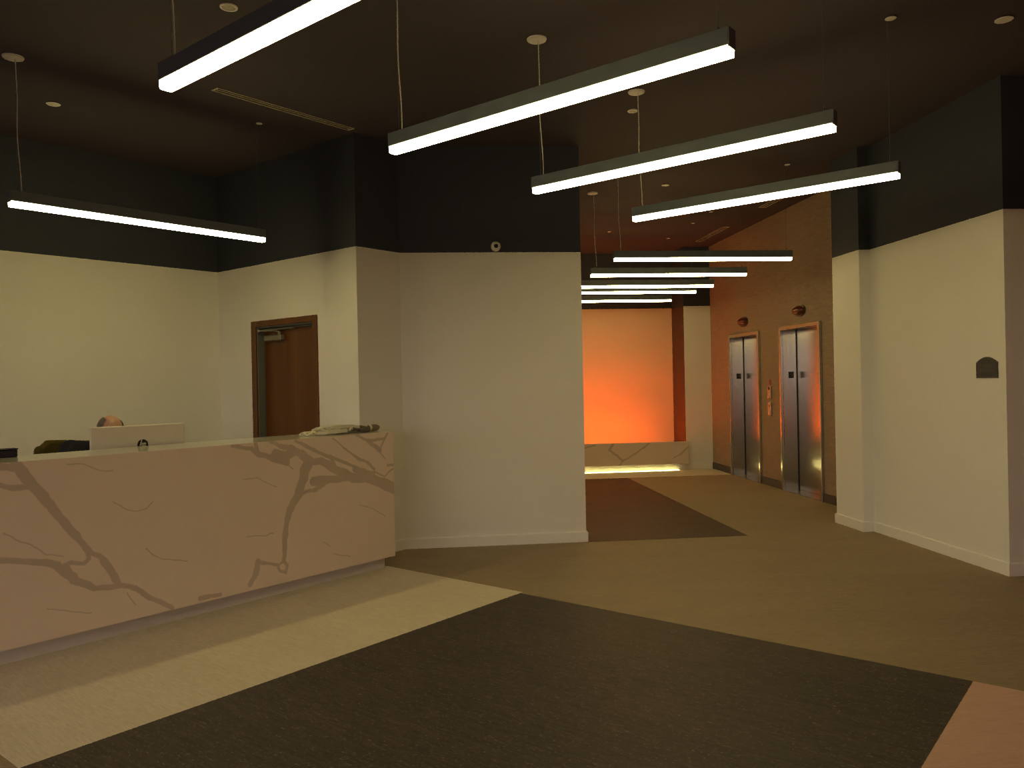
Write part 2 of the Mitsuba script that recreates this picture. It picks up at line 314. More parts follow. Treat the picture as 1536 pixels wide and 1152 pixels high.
# the lift wall with its two openings
LIFTS = [(9.08, 10.09), (10.86, 11.89)]
LIFT_TOP = 2.107
fp = footprint(7, 0, 0.25)
ys = [7.4, LIFTS[0][0] - 0.01, LIFTS[0][1] + 0.01, LIFTS[1][0] - 0.01, LIFTS[1][1] + 0.01, 13.4]
ms, bs = [], []
for k in range(5):
    piece = fp.intersection(sg.box(4, ys[k], 6, ys[k + 1]))
    if k % 2 == 0:
        ms.append(prism(piece, 0, CEIL))
    else:
        ms.append(prism(piece, LIFT_TOP + 0.01, CEIL))
struct('wall_lifts', cat(*ms), 'm_paper', 'wall of brown textured paper with two lifts')
for a, b in ((7.75, LIFTS[0][0] - 0.05), (LIFTS[0][1] + 0.05, LIFTS[1][0] - 0.05), (LIFTS[1][1] + 0.05, 12.8)):
    bs.append(rbox((4.606, a, 0), (4.625, b, 0.105), 0.003))
struct('baseboard_lifts', cat(*bs), 'm_paper_base', 'dark brown baseboard between the lifts')

# the glazed front behind the viewer: bays between mullions
def glazed_front(i, nb, window, wall, label):
    a, b = PLAN[i], PLAN[(i + 1) % NP_]
    e, n_ = (b - a) / np.linalg.norm(b - a), out_dir(i)
    lw = np.linalg.norm(b - a)
    fr = [box((0, 0.0, 0), (lw, 0.1, 0.12)), box((0, 0.0, 2.62), (lw, 0.1, BAND))]
    for k in range(nb + 1):
        x = lw * k / nb
        fr.append(box((max(0, x - 0.03), 0.0, 0.12), (min(lw, x + 0.03), 0.1, 2.62)))
    at = lambda m: frame_to(m, np.array([*a, 0]), np.array([*e, 0]), np.array([*n_, 0]), np.array([0, 0, 1.0]))
    struct(window, at(cat(*fr)), 'm_grey_steel', label)
    struct(wall, at(box((0, 0, BAND), (lw, 0.2, CEIL))), 'm_wall_dark', 'dark band over the ' + label)
glazed_front(14, 7, 'window_1', 'wall_rear', 'glazed front behind the viewer')

# ------------------------------------------------------------------ the wooden door
s0, s1, zt = DOOR['s0'], DOOR['s1'], DOOR['top']
cas = cat(rbox((4.457, s0 - 0.064, 0), (4.476, s0, zt + 0.058)), rbox((4.457, s1, 0), (4.476, s1 + 0.075, zt + 0.058)), rbox((4.4572, s0 - 0.0, zt), (4.476, s1 + 0.0, zt + 0.058)))
door = struct('door_1', lobby(rbox((4.548, s0 + 0.012, 0.008), (4.592, s1 - 0.022, zt - 0.03), 0.002)), 'm_wood', 'red-brown wooden door behind the reception desk')
add('door_1__casing', lobby(cas), 'm_wood', label='red-brown wooden casing')
jam = cat(rbox((4.476, s0 - 0.008, 0), (4.66, s0 + 0.010, zt), 0.002), rbox((4.476, s1 - 0.010, 0), (4.66, s1 + 0.008, zt), 0.002), rbox((4.476, s0 + 0.01, zt - 0.012), (4.66, s1 - 0.01, zt + 0.008), 0.002),
          box((4.5945, s0 + 0.01, 0), (4.61, s0 + 0.03, zt - 0.012)), box((4.5945, s1 - 0.03, 0), (4.61, s1 - 0.01, zt - 0.012)), rbox((4.53, s0 + 0.01, zt - 0.030), (4.60, s1 - 0.01, zt - 0.012), 0.002))
add('door_1__jamb', lobby(jam), 'm_grey_steel', label='grey painted steel jamb')
add('door_1__closer', lobby(cat(rbox((4.495, 6.52, 1.948), (4.5485, 6.80, 2.003), 0.008), moved(disc(0.016, 0.03), (4.515, 6.56, 2.018)))), 'm_closer', label='grey door closer body')
arm1 = tube([(4.515, 6.56, 2.028), (4.505, 6.63, 2.046), (4.47, 6.83, 2.050)], 0.008)
arm2 = tube([(4.47, 6.83, 2.052), (4.50, 6.60, 2.056), (4.515, 6.36, 2.060)], 0.007)
add('door_1__closer__arm', lobby(cat(arm1, arm2, moved(disc(0.016, 0.02), (4.47, 6.83, 2.051)), rbox((4.50, 6.33, 2.05), (4.535, 6.40, 2.062)))), 'm_closer')
add('door_1__lever_handle', lobby(cat(frame_to(disc(0.027, 0.01), (4.542, 6.06, 1.0), (0, 1, 0), (0, 0, 1), (1, 0, 0)), tube([(4.545, 6.06, 1.0), (4.50, 6.06, 1.0)], 0.009), tube([(4.503, 6.055, 1.0), (4.503, 6.17, 1.0)], 0.009))), 'm_chrome', smooth=40)

# ------------------------------------------------------------------ reception desk
desk = thing('reception_desk', 'long marble-fronted reception desk with brown-grey veins', 'reception desk')
FRONT, DEND, DSTART, DTOP = 4.88, 4.42, 0.6, 1.117
add(desk + '__front_panel', lobby(cat(box((DSTART, FRONT, 0.10), (DEND, FRONT + 0.01, DTOP)), box((DSTART, FRONT + 0.01, 0.10), (DEND - 0.0305, FRONT + 0.03, DTOP - 0.0305)))), 'm_marble_front')
add(desk + '__countertop', lobby(rbox((DSTART, FRONT + 0.0102, DTOP - 0.03), (DEND - 0.0102, 5.37, DTOP), 0.0008)), 'm_marble_top', label='polished pale countertop')
add(desk + '__end_panel', lobby(cat(box((DEND - 0.03, FRONT + 0.0302, 0.10), (DEND - 0.01, 5.37, DTOP - 0.0305)), box((DEND - 0.01, FRONT + 0.0102, 0.10), (DEND, 5.37, DTOP)), rbox((DEND - 0.03, 5.37, 0.10), (DEND, 5.95, 0.72), 0.001))), 'm_marble_front')
add(desk + '__toe_kick', lobby(cat(rbox((DSTART, 4.965, 0.0), (DEND - 0.04, 4.98, 0.10), 0.002), rbox((DEND - 0.055, 4.9805, 0.0), (DEND - 0.04, 5.9, 0.10), 0.002))), 'm_laminate', label='recessed toe kick')
add(desk + '__back_panel', lobby(rbox((DSTART, 5.34, 0.0), (DEND - 0.0305, 5.365, DTOP - 0.031), 0.002)), 'm_laminate')
add(desk + '__worktop', lobby(rbox((DSTART, 5.366, 0.72), (DEND, 6.0, 0.75), 0.003)), 'm_laminate', label='lower worktop behind the counter')
add(desk + '__pedestal', lobby(rbox((3.6, 5.40, 0.0), (4.05, 5.95, 0.7195), 0.003)), 'm_laminate')
for zz in (0.18, 0.42, 0.58):
    add(desk + '__pedestal__drawer', lobby(rbox((3.612, 5.951, zz - 0.11 if zz < 0.3 else zz - 0.07), (4.038, 5.966, zz + 0.11 if zz < 0.3 else zz + 0.07), 0.003)), 'm_laminate')

# ------------------------------------------------------------------ things at the desk
def screen(name, label, a, b, ztop, h, shell, logo=None):
    """A monitor seen from behind: a and b are the (d, s) of the top corners of its back; it faces away from the viewer."""
    t = thing(name, label, 'monitor')
    a, b = np.array([*lp(*a), 0]), np.array([*lp(*b), 0])
    w = np.linalg.norm(b - a)
    ex = (b - a) / w
    ez = np.array([0, 0, 1.0])
    ey = np.cross(ez, ex)                                            # away from the viewer
    at = lambda m: frame_to(m, a + ez * ztop, ex, ey, ez)
    add(t + '__back_shell', at(rbox((0, 0, -h), (w, 0.022, 0), 0.006)), shell)
    add(t + '__screen', at(box((0.008, 0.0225, -h + 0.02), (w - 0.008, 0.0245, -0.008))), 'm_screen', label='dark screen')
    add(t + '__stand', at(cat(rbox((w / 2 - 0.05, -0.014, -(ztop - 0.755)), (w / 2 + 0.05, -0.001, -0.20), 0.004), rbox((w / 2 - 0.12, -0.014, -(ztop - 0.7505)), (w / 2 + 0.12, 0.18, -(ztop - 0.762)), 0.004))), shell)
    if logo:
        lx, lz, r = logo
        g = lambda m: frame_to(m, a + ez * ztop + ex * lx + ez * lz, ex, ez, -ey)   # local z points at the viewer
        add(t + '__emblem', g(moved(disc(r, 0.002, 40), (0, 0, 0.001))), 'm_black', label='round dark emblem')
        k = r / 0.034
        def stroke(pts, wd=0.0052):
            return unary_union([sg.LineString(pts).buffer(wd * k / 2, cap_style=2, join_style=2)])
        P = lambda *q: [(x * k + 0.28 * y * k, y * k) for x, y in q]
        strokes = [P((-0.0155, -0.013), (-0.0155, 0.034)), P((-0.0155, 0.009), (-0.0045, 0.009), (-0.0045, -0.013)),
                   P((0.0045, -0.034), (0.0045, 0.011)), P((0.0045, 0.009), (0.0155, 0.009), (0.0155, -0.011), (0.0045, -0.011))]
        shape = unary_union([stroke(s) for s in strokes]).intersection(sg.Point(0, 0).buffer(r * 0.985))
        add(t + '__emblem__lettering', cat(*[g(moved(extrude(x, 0.0012), (0, 0, 0.002))) for x in getattr(shape, 'geoms', [shape])]), 'm_monitor', label='slanted pale letters hp')
    return t

screen('monitor', 'pale computer monitor seen from behind with a round dark emblem', (2.277, 5.425), (2.905, 5.385), 1.260, 0.36, 'm_monitor', logo=(0.334, -0.1345, 0.036))
dev = thing('black_box', 'low black box standing on the counter at the left edge', 'box')
add(dev + '__body', lobby(rbox((1.50, 5.26, DTOP), (1.793, 5.345, DTOP + 0.044), 0.004)), 'm_navy_dark')
add(dev + '__lid', lobby(rbox((1.497, 5.257, DTOP + 0.0445), (1.796, 5.348, DTOP + 0.0515), 0.002)), 'm_navy_dark', label='thin lid')

def crumple(lo, hi, seed, k=9.0, depth=0.35, sub=4):
    m = trimesh.creation.icosphere(sub)
    v = np.array(m.vertices)
    nz = np.abs(meshkit.fbm(v * k / 3 + seed, 3, seed) - 0.5) * 2
    v = v * (1 - depth * nz[:, None])
    v[:, 2] = np.where(v[:, 2] < -0.35, -0.35, v[:, 2])
    v[:, 2] = (v[:, 2] + 0.35) / 1.35
    lo, hi = np.array(lo, float), np.array(hi, float)
    v[:, :2] = (v[:, :2] + 1) / 2 * (hi - lo)[:2] + lo[:2]
    v[:, 2] = v[:, 2] * (hi - lo)[2] + lo[2]
    return trimesh.Trimesh(v, m.faces, process=False)

bag = thing('plastic_packaging', 'crumpled pale plastic packaging on the right end of the counter', 'packaging')
add(bag + '__wrap', lobby(cat(crumple((3.80, 5.02, DTOP), (4.24, 5.26, DTOP + 0.075), 3, 11, 0.6), crumple((3.70, 5.06, DTOP), (3.90, 5.22, DTOP + 0.036), 8, 14, 0.7, 3))), 'm_wrap')
def strip(pts, w, th=0.0015):
    c = np.array(pts, float)
    vs, fs = [], []
    for i, p in enumerate(c):
        t = c[min(i + 1, len(c) - 1)] - c[max(i - 1, 0)]
        side = np.cross(t / np.linalg.norm(t), [0, 0.35, 1]); side /= np.linalg.norm(side)
        side = np.array([0.1, 0.3, 0.95])
        vs += [p - side * w / 2, p + side * w / 2]
    for i in range(len(c) - 1):
        a = 2 * i
        fs += [[a, a + 2, a + 1], [a + 1, a + 2, a + 3]]
    m = trimesh.Trimesh(np.array(vs), np.array(fs), process=False)
    b = m.copy(); b.apply_translation((0, 0.002, 0)); b.invert()
    return cat(m, b)
add(bag + '__fold', lobby(strip([(3.78, 5.03, DTOP + 0.022), (3.86, 5.015, DTOP + 0.022), (3.97, 5.01, DTOP + 0.024), (4.06, 5.012, DTOP + 0.026)], 0.026)), 'm_wrap', label='flat pale fold')
add(bag + '__fold', lobby(strip([(3.92, 5.022, DTOP + 0.055), (4.02, 5.02, DTOP + 0.062), (4.12, 5.025, DTOP + 0.060), (4.20, 5.03, DTOP + 0.045)], 0.022)), 'm_wrap', label='flat pale fold')
add(bag + '__dark_fold', lobby(cat(strip([(3.95, 5.014, DTOP + 0.012), (4.06, 5.008, DTOP + 0.012), (4.16, 5.01, DTOP + 0.014)], 0.018), crumple((4.13, 5.00, DTOP), (4.345, 5.18, DTOP + 0.056), 5, 9, 0.45, 3))), 'm_wrap_dark', label='dark folded piece')
roll = thing('rolled_cloth', 'small grey-brown rolled cloth beside the crumpled packaging', 'cloth')
prof = [(0, 0), (0.022, 0.0), (0.027, 0.012), (0.028, 0.05), (0.025, 0.090), (0.014, 0.110), (0, 0.114)]
rm = lathe(prof, 24)
rv = np.array(rm.vertices); rv[:, :2] *= (1 + 0.10 * (meshkit.noise(rv * 60, 2)[:, None] - 0.5)); rm.vertices = rv
add(roll + '__roll', lobby(frame_to(rm, (4.352, 5.10, DTOP + 0.0275), (0, 1, 0), (0, 0, 1), (1, 0, 0))), 'm_roll', smooth=50)
add(roll + '__cuff', lobby(frame_to(lathe([(0.024, 0.0), (0.0295, 0.003), (0.0295, 0.018), (0.027, 0.021)], 24), (4.350, 5.10, DTOP + 0.0285), (0, 1, 0), (0, 0, 1), (1, 0, 0))), 'm_wrap', label='pale cuff')

# office chair behind the desk, its back towards the wall
def chain(pts):
    """Hulls of spheres along (x, y, z, r) joints."""
    out = []
    for a, b in zip(pts[:-1], pts[1:]):
        out.append(m3.Manifold.batch_hull([m3.Manifold.sphere(p[3], 20).translate(tuple(p[:3])) for p in (a, b)]))
    return out
def fuse(mans, res=0.02, smooth=8):
    m = m3.Manifold.batch_boolean(mans, m3.OpType.Add).refine_to_length(res)
    me = m.to_mesh()
    t = trimesh.Trimesh(np.array(me.vert_properties[:, :3]), np.array(me.tri_verts), process=True)
    if smooth:
        trimesh.smoothing.filter_taubin(t, lamb=0.5, nu=0.52, iterations=smooth)
    return t
def ball(x, y, z, rx, ry=None, rz=None):
    return m3.Manifold.sphere(1.0, 32).scale((rx, ry or rx, rz or rx)).translate((x, y, z))

CX, CY = 2.70, 6.33                                                 # lobby place of the chair's column
def seat_at(m):
    """Chair and sitter: local x to the viewer's right, y away from the desk."""
    return lobby(moved(m, (CX, CY, 0)))
chair = thing('office_chair', 'dark office chair behind the counter under an olive coat', 'chair')
add(chair + '__seat', seat_at(rbox((-0.25, -0.25, 0.395), (0.25, 0.22, 0.462), 0.02)), 'm_black')
add(chair + '__backrest', seat_at(rbox((-0.25, 0.245, 0.58), (0.25, 0.29, 1.06), 0.02)), 'm_black')
add(chair + '__back_support', seat_at(cat(tube([(0, 0.1, 0.385), (0, 0.31, 0.385), (0, 0.31, 0.7)], 0.018))), 'm_black')
add(chair + '__gas_column', seat_at(moved(disc(0.025, 0.30), (0, 0, 0.245))), 'm_chrome')
for k in range(5):
    an = 2 * math.pi * k / 5 + 0.3
    c, s_ = math.cos(an), math.sin(an)
    lg = add(chair + '__base_leg', seat_at(tube([(0, 0, 0.1), (0.28 * c, 0.28 * s_, 0.075)], 0.018)), 'm_black')
    add(lg + '__caster', seat_at(frame_to(disc(0.03, 0.04), (0.28 * c, 0.28 * s_, 0.03), (c, s_, 0), (0, 0, 1), (s_, -c, 0))), 'm_black')
coat = thing('coat', 'olive coat hung over the office chair back left of the sitting person', 'coat')
cp = [(-0.285, 0.24, 1.07), (-0.24, 0.24, 1.108), (-0.16, 0.24, 1.105), (0.0, 0.24, 1.088), (0.12, 0.24, 1.088), (0.26, 0.24, 1.072)]
mans = []
for (x0, y0, z0), (x1, y1, z1) in zip(cp[:-1], cp[1:]):
    pts = []
    for x, z in ((x0, z0), (x1, z1)):
        pts += [m3.Manifold.sphere(0.022, 14).translate((x, 0.245, z)), m3.Manifold.sphere(0.022, 14).translate((x, 0.30, z - 0.005)), m3.Manifold.sphere(0.016, 14).translate((x, 0.315, 0.66 + 0.05 * abs(x)))]
    mans.append(m3.Manifold.batch_hull(pts))
ct = fuse(mans, 0.018, 4)
cv = np.array(ct.vertices)
cv += 0.010 * (meshkit.noise(cv * np.array([38, 20, 9]), 5)[:, None] - 0.5) * np.array([0.3, 1, 0.6])
ct.vertices = cv
add(coat + '__body', seat_at(ct), 'm_olive', smooth=60)
add(coat + '__sleeve', seat_at(fuse(chain([(-0.30, 0.28, 1.055, 0.035), (-0.31, 0.29, 0.85, 0.04), (-0.29, 0.30, 0.62, 0.035)]), 0.02, 3)), 'm_olive', smooth=60)

# the person behind the monitor: head bowed, arms on the worktop
person = thing('person', 'balding person in a navy jacket sitting behind the pale monitor, head bowed', 'person')
hx, hy, hz = 0.008, -0.235, 1.198                                   # head centre
head = [ball(hx, hy + 0.012, hz + 0.018, 0.082, 0.099, 0.096), ball(hx + 0.008, hy - 0.022, hz - 0.035, 0.062, 0.072, 0.085), ball(hx + 0.014, hy - 0.06, hz - 0.088, 0.034, 0.036, 0.030),
        m3.Manifold.batch_hull([ball(hx + 0.018, hy - 0.092, hz - 0.005, 0.007), ball(hx + 0.022, hy - 0.112, hz - 0.048, 0.011), ball(hx + 0.034, hy - 0.096, hz - 0.050, 0.009), ball(hx + 0.010, hy - 0.098, hz - 0.050, 0.009)]),
        ball(hx - 0.075, hy + 0.012, hz - 0.022, 0.011, 0.020, 0.031), ball(hx + 0.083, hy + 0.004, hz - 0.022, 0.011, 0.020, 0.031)]
head += chain([(hx - 0.02, hy + 0.03, hz - 0.05, 0.056), (0.0, -0.10, 1.04, 0.06)])
def hand(sx):
    wr = np.array([sx * 0.17 - 0.02, -0.56, 0.80])
    out = chain([(*(wr + [0, 0.20, 0.03]), 0.036), (*wr, 0.026)])
    knu = []
    for j, (fx, ln) in enumerate(((-0.03, 0.062), (-0.01, 0.070), (0.01, 0.066), (0.029, 0.052))):
        b = wr + [fx, -0.085, 0.0]
        knu.append(m3.Manifold.sphere(0.012, 14).translate(tuple(b)))
        out += chain([(*b, 0.0105), (*(b + [fx * 0.15, -ln * 0.5, 0.004]), 0.009), (*(b + [fx * 0.2, -ln * 0.85, -0.014]), 0.008), (*(b + [fx * 0.2, -ln, -0.028]), 0.007)])
    out.append(m3.Manifold.batch_hull(knu + [m3.Manifold.sphere(0.020, 14).translate(tuple(wr))]))
    tb = wr + [-sx * 0.022, -0.025, -0.004]
    out += chain([(*tb, 0.013), (*(tb + [-sx * 0.026, -0.032, -0.004]), 0.010), (*(tb + [-sx * 0.030, -0.062, -0.014]), 0.008)])
    return out
core = chain([(0.0, -0.08, 1.05, 0.06), (0.0, 0.02, 0.85, 0.11), (0.0, 0.08, 0.60, 0.12)])
arms = []
for sx in (-1, 1):
    arms += chain([(0.0, -0.02, 0.98, 0.08), (-0.02 + sx * 0.175, -0.06, 1.03, 0.055), (-0.02 + sx * 0.31, -0.24, 0.84, 0.042), (sx * 0.17 - 0.02, -0.56, 0.80, 0.028)])
skin = fuse(head + core + arms + hand(-1) + hand(1), 0.011, 6)
add(person, seat_at(skin), 'm_skin', smooth=True)
jk = chain([(-0.01, -0.055, 1.055, 0.075), (0.0, 0.03, 0.88, 0.145), (0.0, 0.06, 0.72, 0.15), (0.0, 0.07, 0.55, 0.155)])
for sx in (-1, 1):
    jk += chain([(0.0, -0.01, 1.0, 0.11), (-0.02 + sx * 0.185, -0.05, 1.060, 0.080), (-0.02 + sx * 0.325, -0.22, 0.86, 0.062), (sx * 0.19 - 0.02, -0.50, 0.806, 0.044)])
    jk.append(m3.Manifold.batch_hull([ball(-0.02 + sx * 0.185, -0.05, 1.060, 0.080), ball(0.0, 0.03, 0.88, 0.14)]))
jm = fuse(jk, 0.016, 8)
jv = np.array(jm.vertices)
jv += np.array(jm.vertex_normals) * (0.010 * (meshkit.fbm(jv * np.array([16, 16, 11]), 2, 3)[:, None] - 0.5))
jm.vertices = jv
add(person + '__jacket', seat_at(jm), 'm_jacket_navy', smooth=True, label='navy jacket')
tr = []
for sx in (-1, 1):
    tr += chain([(sx * 0.09, 0.08, 0.58, 0.115), (sx * 0.13, -0.36, 0.555, 0.078), (sx * 0.13, -0.38, 0.12, 0.052)])
tr += chain([(-0.08, 0.08, 0.585, 0.12), (0.08, 0.08, 0.585, 0.12)])
add(person + '__trousers', seat_at(fuse(tr, 0.02, 6)), 'm_trousers', smooth=True, label='dark trousers')
for sx in (-1, 1):
    add(person + '__shoe', seat_at(fuse([m3.Manifold.batch_hull([ball(sx * 0.13, -0.35, 0.045, 0.042, 0.042, 0.044), ball(sx * 0.135, -0.52, 0.034, 0.045, 0.05, 0.033), ball(sx * 0.13, -0.37, 0.09, 0.046)])], 0.015, 4)), 'm_shoe', smooth=True)
# hair round the sides and back of a bald crown
hm = trimesh.creation.icosphere(5)
v = np.array(hm.vertices)
f = np.array(hm.faces)
vv = v * np.array([0.0885, 0.1055, 0.101])
bald = ((v[:, 0] - 0.14) / 0.70) ** 2 + ((v[:, 1] + 0.42) / 1.12) ** 2 < 1
keep = (v[:, 2] > -0.75) & ~(bald & (v[:, 2] > 0.02)) & ~((v[:, 1] < -0.45))
fk = f[keep[f].all(1)]
rough = 1 + 0.03 * (meshkit.noise(vv * 160, 4) - 0.5)
vv = vv * rough[:, None] + np.array([hx, hy + 0.012, hz + 0.018])
hair = trimesh.Trimesh(vv, fk, process=False); hair.remove_unreferenced_vertices()
inner = hair.copy(); inner.vertices = np.array(inner.vertices) * 1.0 - (np.array(inner.vertices) - [hx, hy + 0.012, hz + 0.018]) * 0.09; inner.invert()
add(person + '__hair', seat_at(cat(hair, inner)), 'm_hair', smooth=True, label='short grey hair round a bald crown')
for sx in (-1, 1):
    add(person + '__eye', seat_at(moved(trimesh.creation.icosphere(2, 0.011), (hx + 0.012 + sx * 0.030, hy - 0.083, hz - 0.012))), 'm_eye', smooth=True)
add(person + '__mouth', seat_at(fuse([m3.Manifold.batch_hull([ball(hx - 0.006, hy - 0.090, hz - 0.074, 0.005), ball(hx + 0.016, hy - 0.097, hz - 0.074, 0.007, 0.006, 0.006), ball(hx + 0.038, hy - 0.088, hz - 0.074, 0.005)])], 0.004, 2)), 'm_lip', smooth=True)

# ------------------------------------------------------------------ marble bench and its two light strips
bench = thing('marble_bench', 'low marble-fronted bench below the glowing orange wall', 'bench')
X0, X1 = 1.41, 4.16
add(bench + '__front_panel', rbox((X0, 12.65, 0.112), (X1, 12.68, 0.475), 0.002), 'm_marble_bench')
add(bench + '__top', rbox((X0, 12.681, 0.37), (X1, 13.445, 0.40), 0.002), 'm_laminate', label='white ledge under the orange wall')
add(bench + '__toe_kick', rbox((X0, 12.722, 0.0), (X1, 12.737, 0.369), 0.002), 'm_laminate', label='white recessed toe kick')
w0, w1 = X0 + 0.10, X1 - 0.30
lamp_box = trimesh.convex.convex_hull([(x, y, z) for x in (w0, w1) for y, z in ((12.69, 0.401), (12.76, 0.401), (12.69, 0.452), (12.712, 0.452), (12.76, 0.425))])
add(bench + '__strip_housing', lamp_box, 'm_grey_steel')
def quad(p0, p1, p2, p3):
    return trimesh.Trimesh(np.array([p0, p1, p2, p3], float), np.array([[0, 1, 2], [0, 2, 3]]), process=False)
def thick_quad(p0, p1, p2, p3, th=0.002):
    a = quad(p0, p1, p2, p3)
    b = a.copy(); b.apply_translation(-np.array(a.face_normals[0]) * th)
    return trimesh.convex.convex_hull(np.vstack([a.vertices, b.vertices]))
nrm = np.array([0, 0.027, 0.048]); nrm /= np.linalg.norm(nrm)
o = nrm * 0.003
sq = thick_quad(np.array((w0 + .01, 12.715, 0.450)) + o, np.array((w1 - .01, 12.715, 0.450)) + o, np.array((w1 - .01, 12.757, 0.4265)) + o, np.array((w0 + .01, 12.757, 0.4265)) + o)
add(bench + '__orange_strip', sq, 'm_diffuser', emitter=area(ORANGE, 2.0), label='orange light strip')
add(bench + '__yellow_strip', rbox((X0 + 0.02, 12.668, 0.0025), (X1 - 0.16, 12.680, 0.014), 0.001), 'm_diffuser', emitter=area(YELLOW, 0.3), label='yellow light strip')

# ------------------------------------------------------------------ lifts
def lift(y0, y1, label):
    t = thing('elevator', label, 'elevator', 'lifts in the corridor')
    st = lambda key, m, **k: add(key, flat_uv(m)[0], 'm_steel', uv=flat_uv(m)[1], **k)
    c = 0.05
    fx0, fx1 = 4.585, 4.619
    st(t + '__casing', cat(rbox((fx0, y0 - c, 0), (fx1, y0, LIFT_TOP + c), 0.003), rbox((fx0, y1, 0), (fx1, y1 + c, LIFT_TOP + c), 0.003), rbox((fx0 + 0.0002, y0, LIFT_TOP), (fx1, y1, LIFT_TOP + c), 0.003)), label='steel casing')
    for (a, b) in ((y0 - 0.008, y0), (y1, y1 + 0.008)):
        st(t + '__jamb', box((fx1 + 0.001, a, 0), (4.80, b, LIFT_TOP)), label='brushed steel jamb')
    st(t + '__head', box((fx1 + 0.001, y0, LIFT_TOP), (4.80, y1, LIFT_TOP + 0.008)))
    st(t + '__door', box((4.812, y0 - 0.008, 0.006), (4.84, y1 + 0.004, LIFT_TOP + 0.008)), label='brushed steel door')
    add(t + '__door_gap', box((4.801, y1 - 0.006, 0.0), (4.812, y1 + 0.006, LIFT_TOP)), 'm_black', label='dark gap at the edge of the door')
    add(t + '__sill', rbox((4.60, y0, -0.004), (4.85, y1, 0.004), 0.001), 'm_bronze')
    g = lambda m: frame_to(m, (4.728, y1 - 0.0005, 1.522), (1, 0, 0), (0, 0, 1), (0, -1, 0))
    pl = add(t + '__floor_plate', g(rbox((-0.036, -0.042, 0), (0.036, 0.042, 0.003), 0.001)), 'm_black', label='small black floor plate')
    star = sg.Polygon([((0.011 if k % 2 == 0 else 0.0045) * math.sin(k * math.pi / 5) - 0.014, (0.011 if k % 2 == 0 else 0.0045) * math.cos(k * math.pi / 5) + 0.006) for k in range(10)])
    lt = meshkit.text_mesh('L', 0.034, 0.001, bold=True)
    add(pl + '__lettering', g(cat(moved(extrude(star, 0.001), (0, 0, 0.003)), moved(lt, (0.004, -0.012, 0.003)))), 'm_grey_steel', label='letter L with a star')
lift(*LIFTS[0], 'brushed steel lift doorway nearest to the cream wall')
lift(*LIFTS[1], 'brushed steel lift doorway nearest to the orange wall')
for yc, label in ((9.575, 'oval dark red hall lantern above the nearer lift'), (11.375, 'oval dark red hall lantern above the farther lift')):
    t = thing('hall_lantern', label, 'lantern', 'hall lanterns over the lifts')
    g = lambda m: frame_to(m, (4.6195, yc, 2.325), (0, -1, 0), (0, 0, 1), (-1, 0, 0))
    el = sg.Point(0, 0).buffer(1.0, quad_segs=10)
    base = extrude(el, 0.02); base.apply_scale((0.155, 0.073, 1))
    add(t + '__base', g(base), 'm_bronze', smooth=40)
    dome = trimesh.creation.icosphere(3); dv = np.array(dome.vertices); dv[:, 2] = np.maximum(dv[:, 2], 0); dv = dv * [0.14, 0.060, 0.065] + [0, 0, 0.018]
    add(t + '__lens', g(trimesh.Trimesh(dv, dome.faces, process=False)), 'm_lantern', smooth=True, label='dark red lens')
def call_panel(z0, z1, label, sign):
    t = thing('call_panel', label, 'call panel', 'call panels between the lifts')
    g = lambda m: frame_to(m, (4.6195, 10.50, (z0 + z1) / 2), (0, -1, 0), (0, 0, 1), (-1, 0, 0))
    h = (z1 - z0) / 2
    add(t + '__plate', g(rbox((-0.05, -h, 0), (0.05, h, 0.022), 0.005)), 'm_chrome')
    for zz in (h * 0.62, -0.02, -h * 0.62):
        add(t + '__button', g(moved(lathe([(0, 0), (0.022, 0), (0.022, 0.005), (0.018, 0.008), (0, 0.008)], 20), (0, zz, 0.022))), 'm_black' if zz == h * 0.62 and sign else 'm_chrome', smooth=40)
    if sign:
        s2 = add(t + '__warning_plate', g(moved(disc(0.042, 0.004), (0, h + 0.055, 0.003))), 'm_lantern', label='round red plate')
call_panel(1.205, 1.375, 'upper steel call panel between the lifts under a red disc', True)
call_panel(0.975, 1.150, 'lower steel call panel between the lifts', False)

# ------------------------------------------------------------------ wall plaque and camera
pq = thing('wall_plaque', 'dark arched plaque with two lines of faint lettering on the cream wall', 'sign')
g = lambda m: frame_to(m, (4.1995, 5.6455, 1.459), (0, -1, 0), (0, 0, 1), (-1, 0, 0))
hw = 0.1165
arc = [(hw - 0.022 - (2 * hw - 0.044) * k / 16, 0.132 + 0.028 * math.sin(math.pi * k / 16)) for k in range(17)]
outline = sg.Polygon([(-hw, 0), (hw, 0), (hw, 0.122), (hw - 0.012, 0.122), (hw - 0.022, 0.132)] + arc + [(-hw + 0.022, 0.132), (-hw + 0.012, 0.122), (-hw, 0.122)]).buffer(0)
add(pq + '__plate', g(extrude(outline, 0.008)), 'm_plaque')
ln1, ln2 = meshkit.text_mesh("MEN'S", 0.022, 0.001), meshkit.text_mesh('RESTROOM', 0.020, 0.001)
add(pq + '__lettering', g(cat(moved(ln1, (-ln1.bounds[:, 0].mean() + 0.01, 0.080, 0.008)), moved(ln2, (-ln2.bounds[:, 0].mean(), 0.045, 0.008)))), 'm_plaque_text', label='faint grey lettering')
add(pq + '__rim', g(box((-hw, 0, 0.008), (hw, 0.005, 0.010))), 'm_plaque_text')

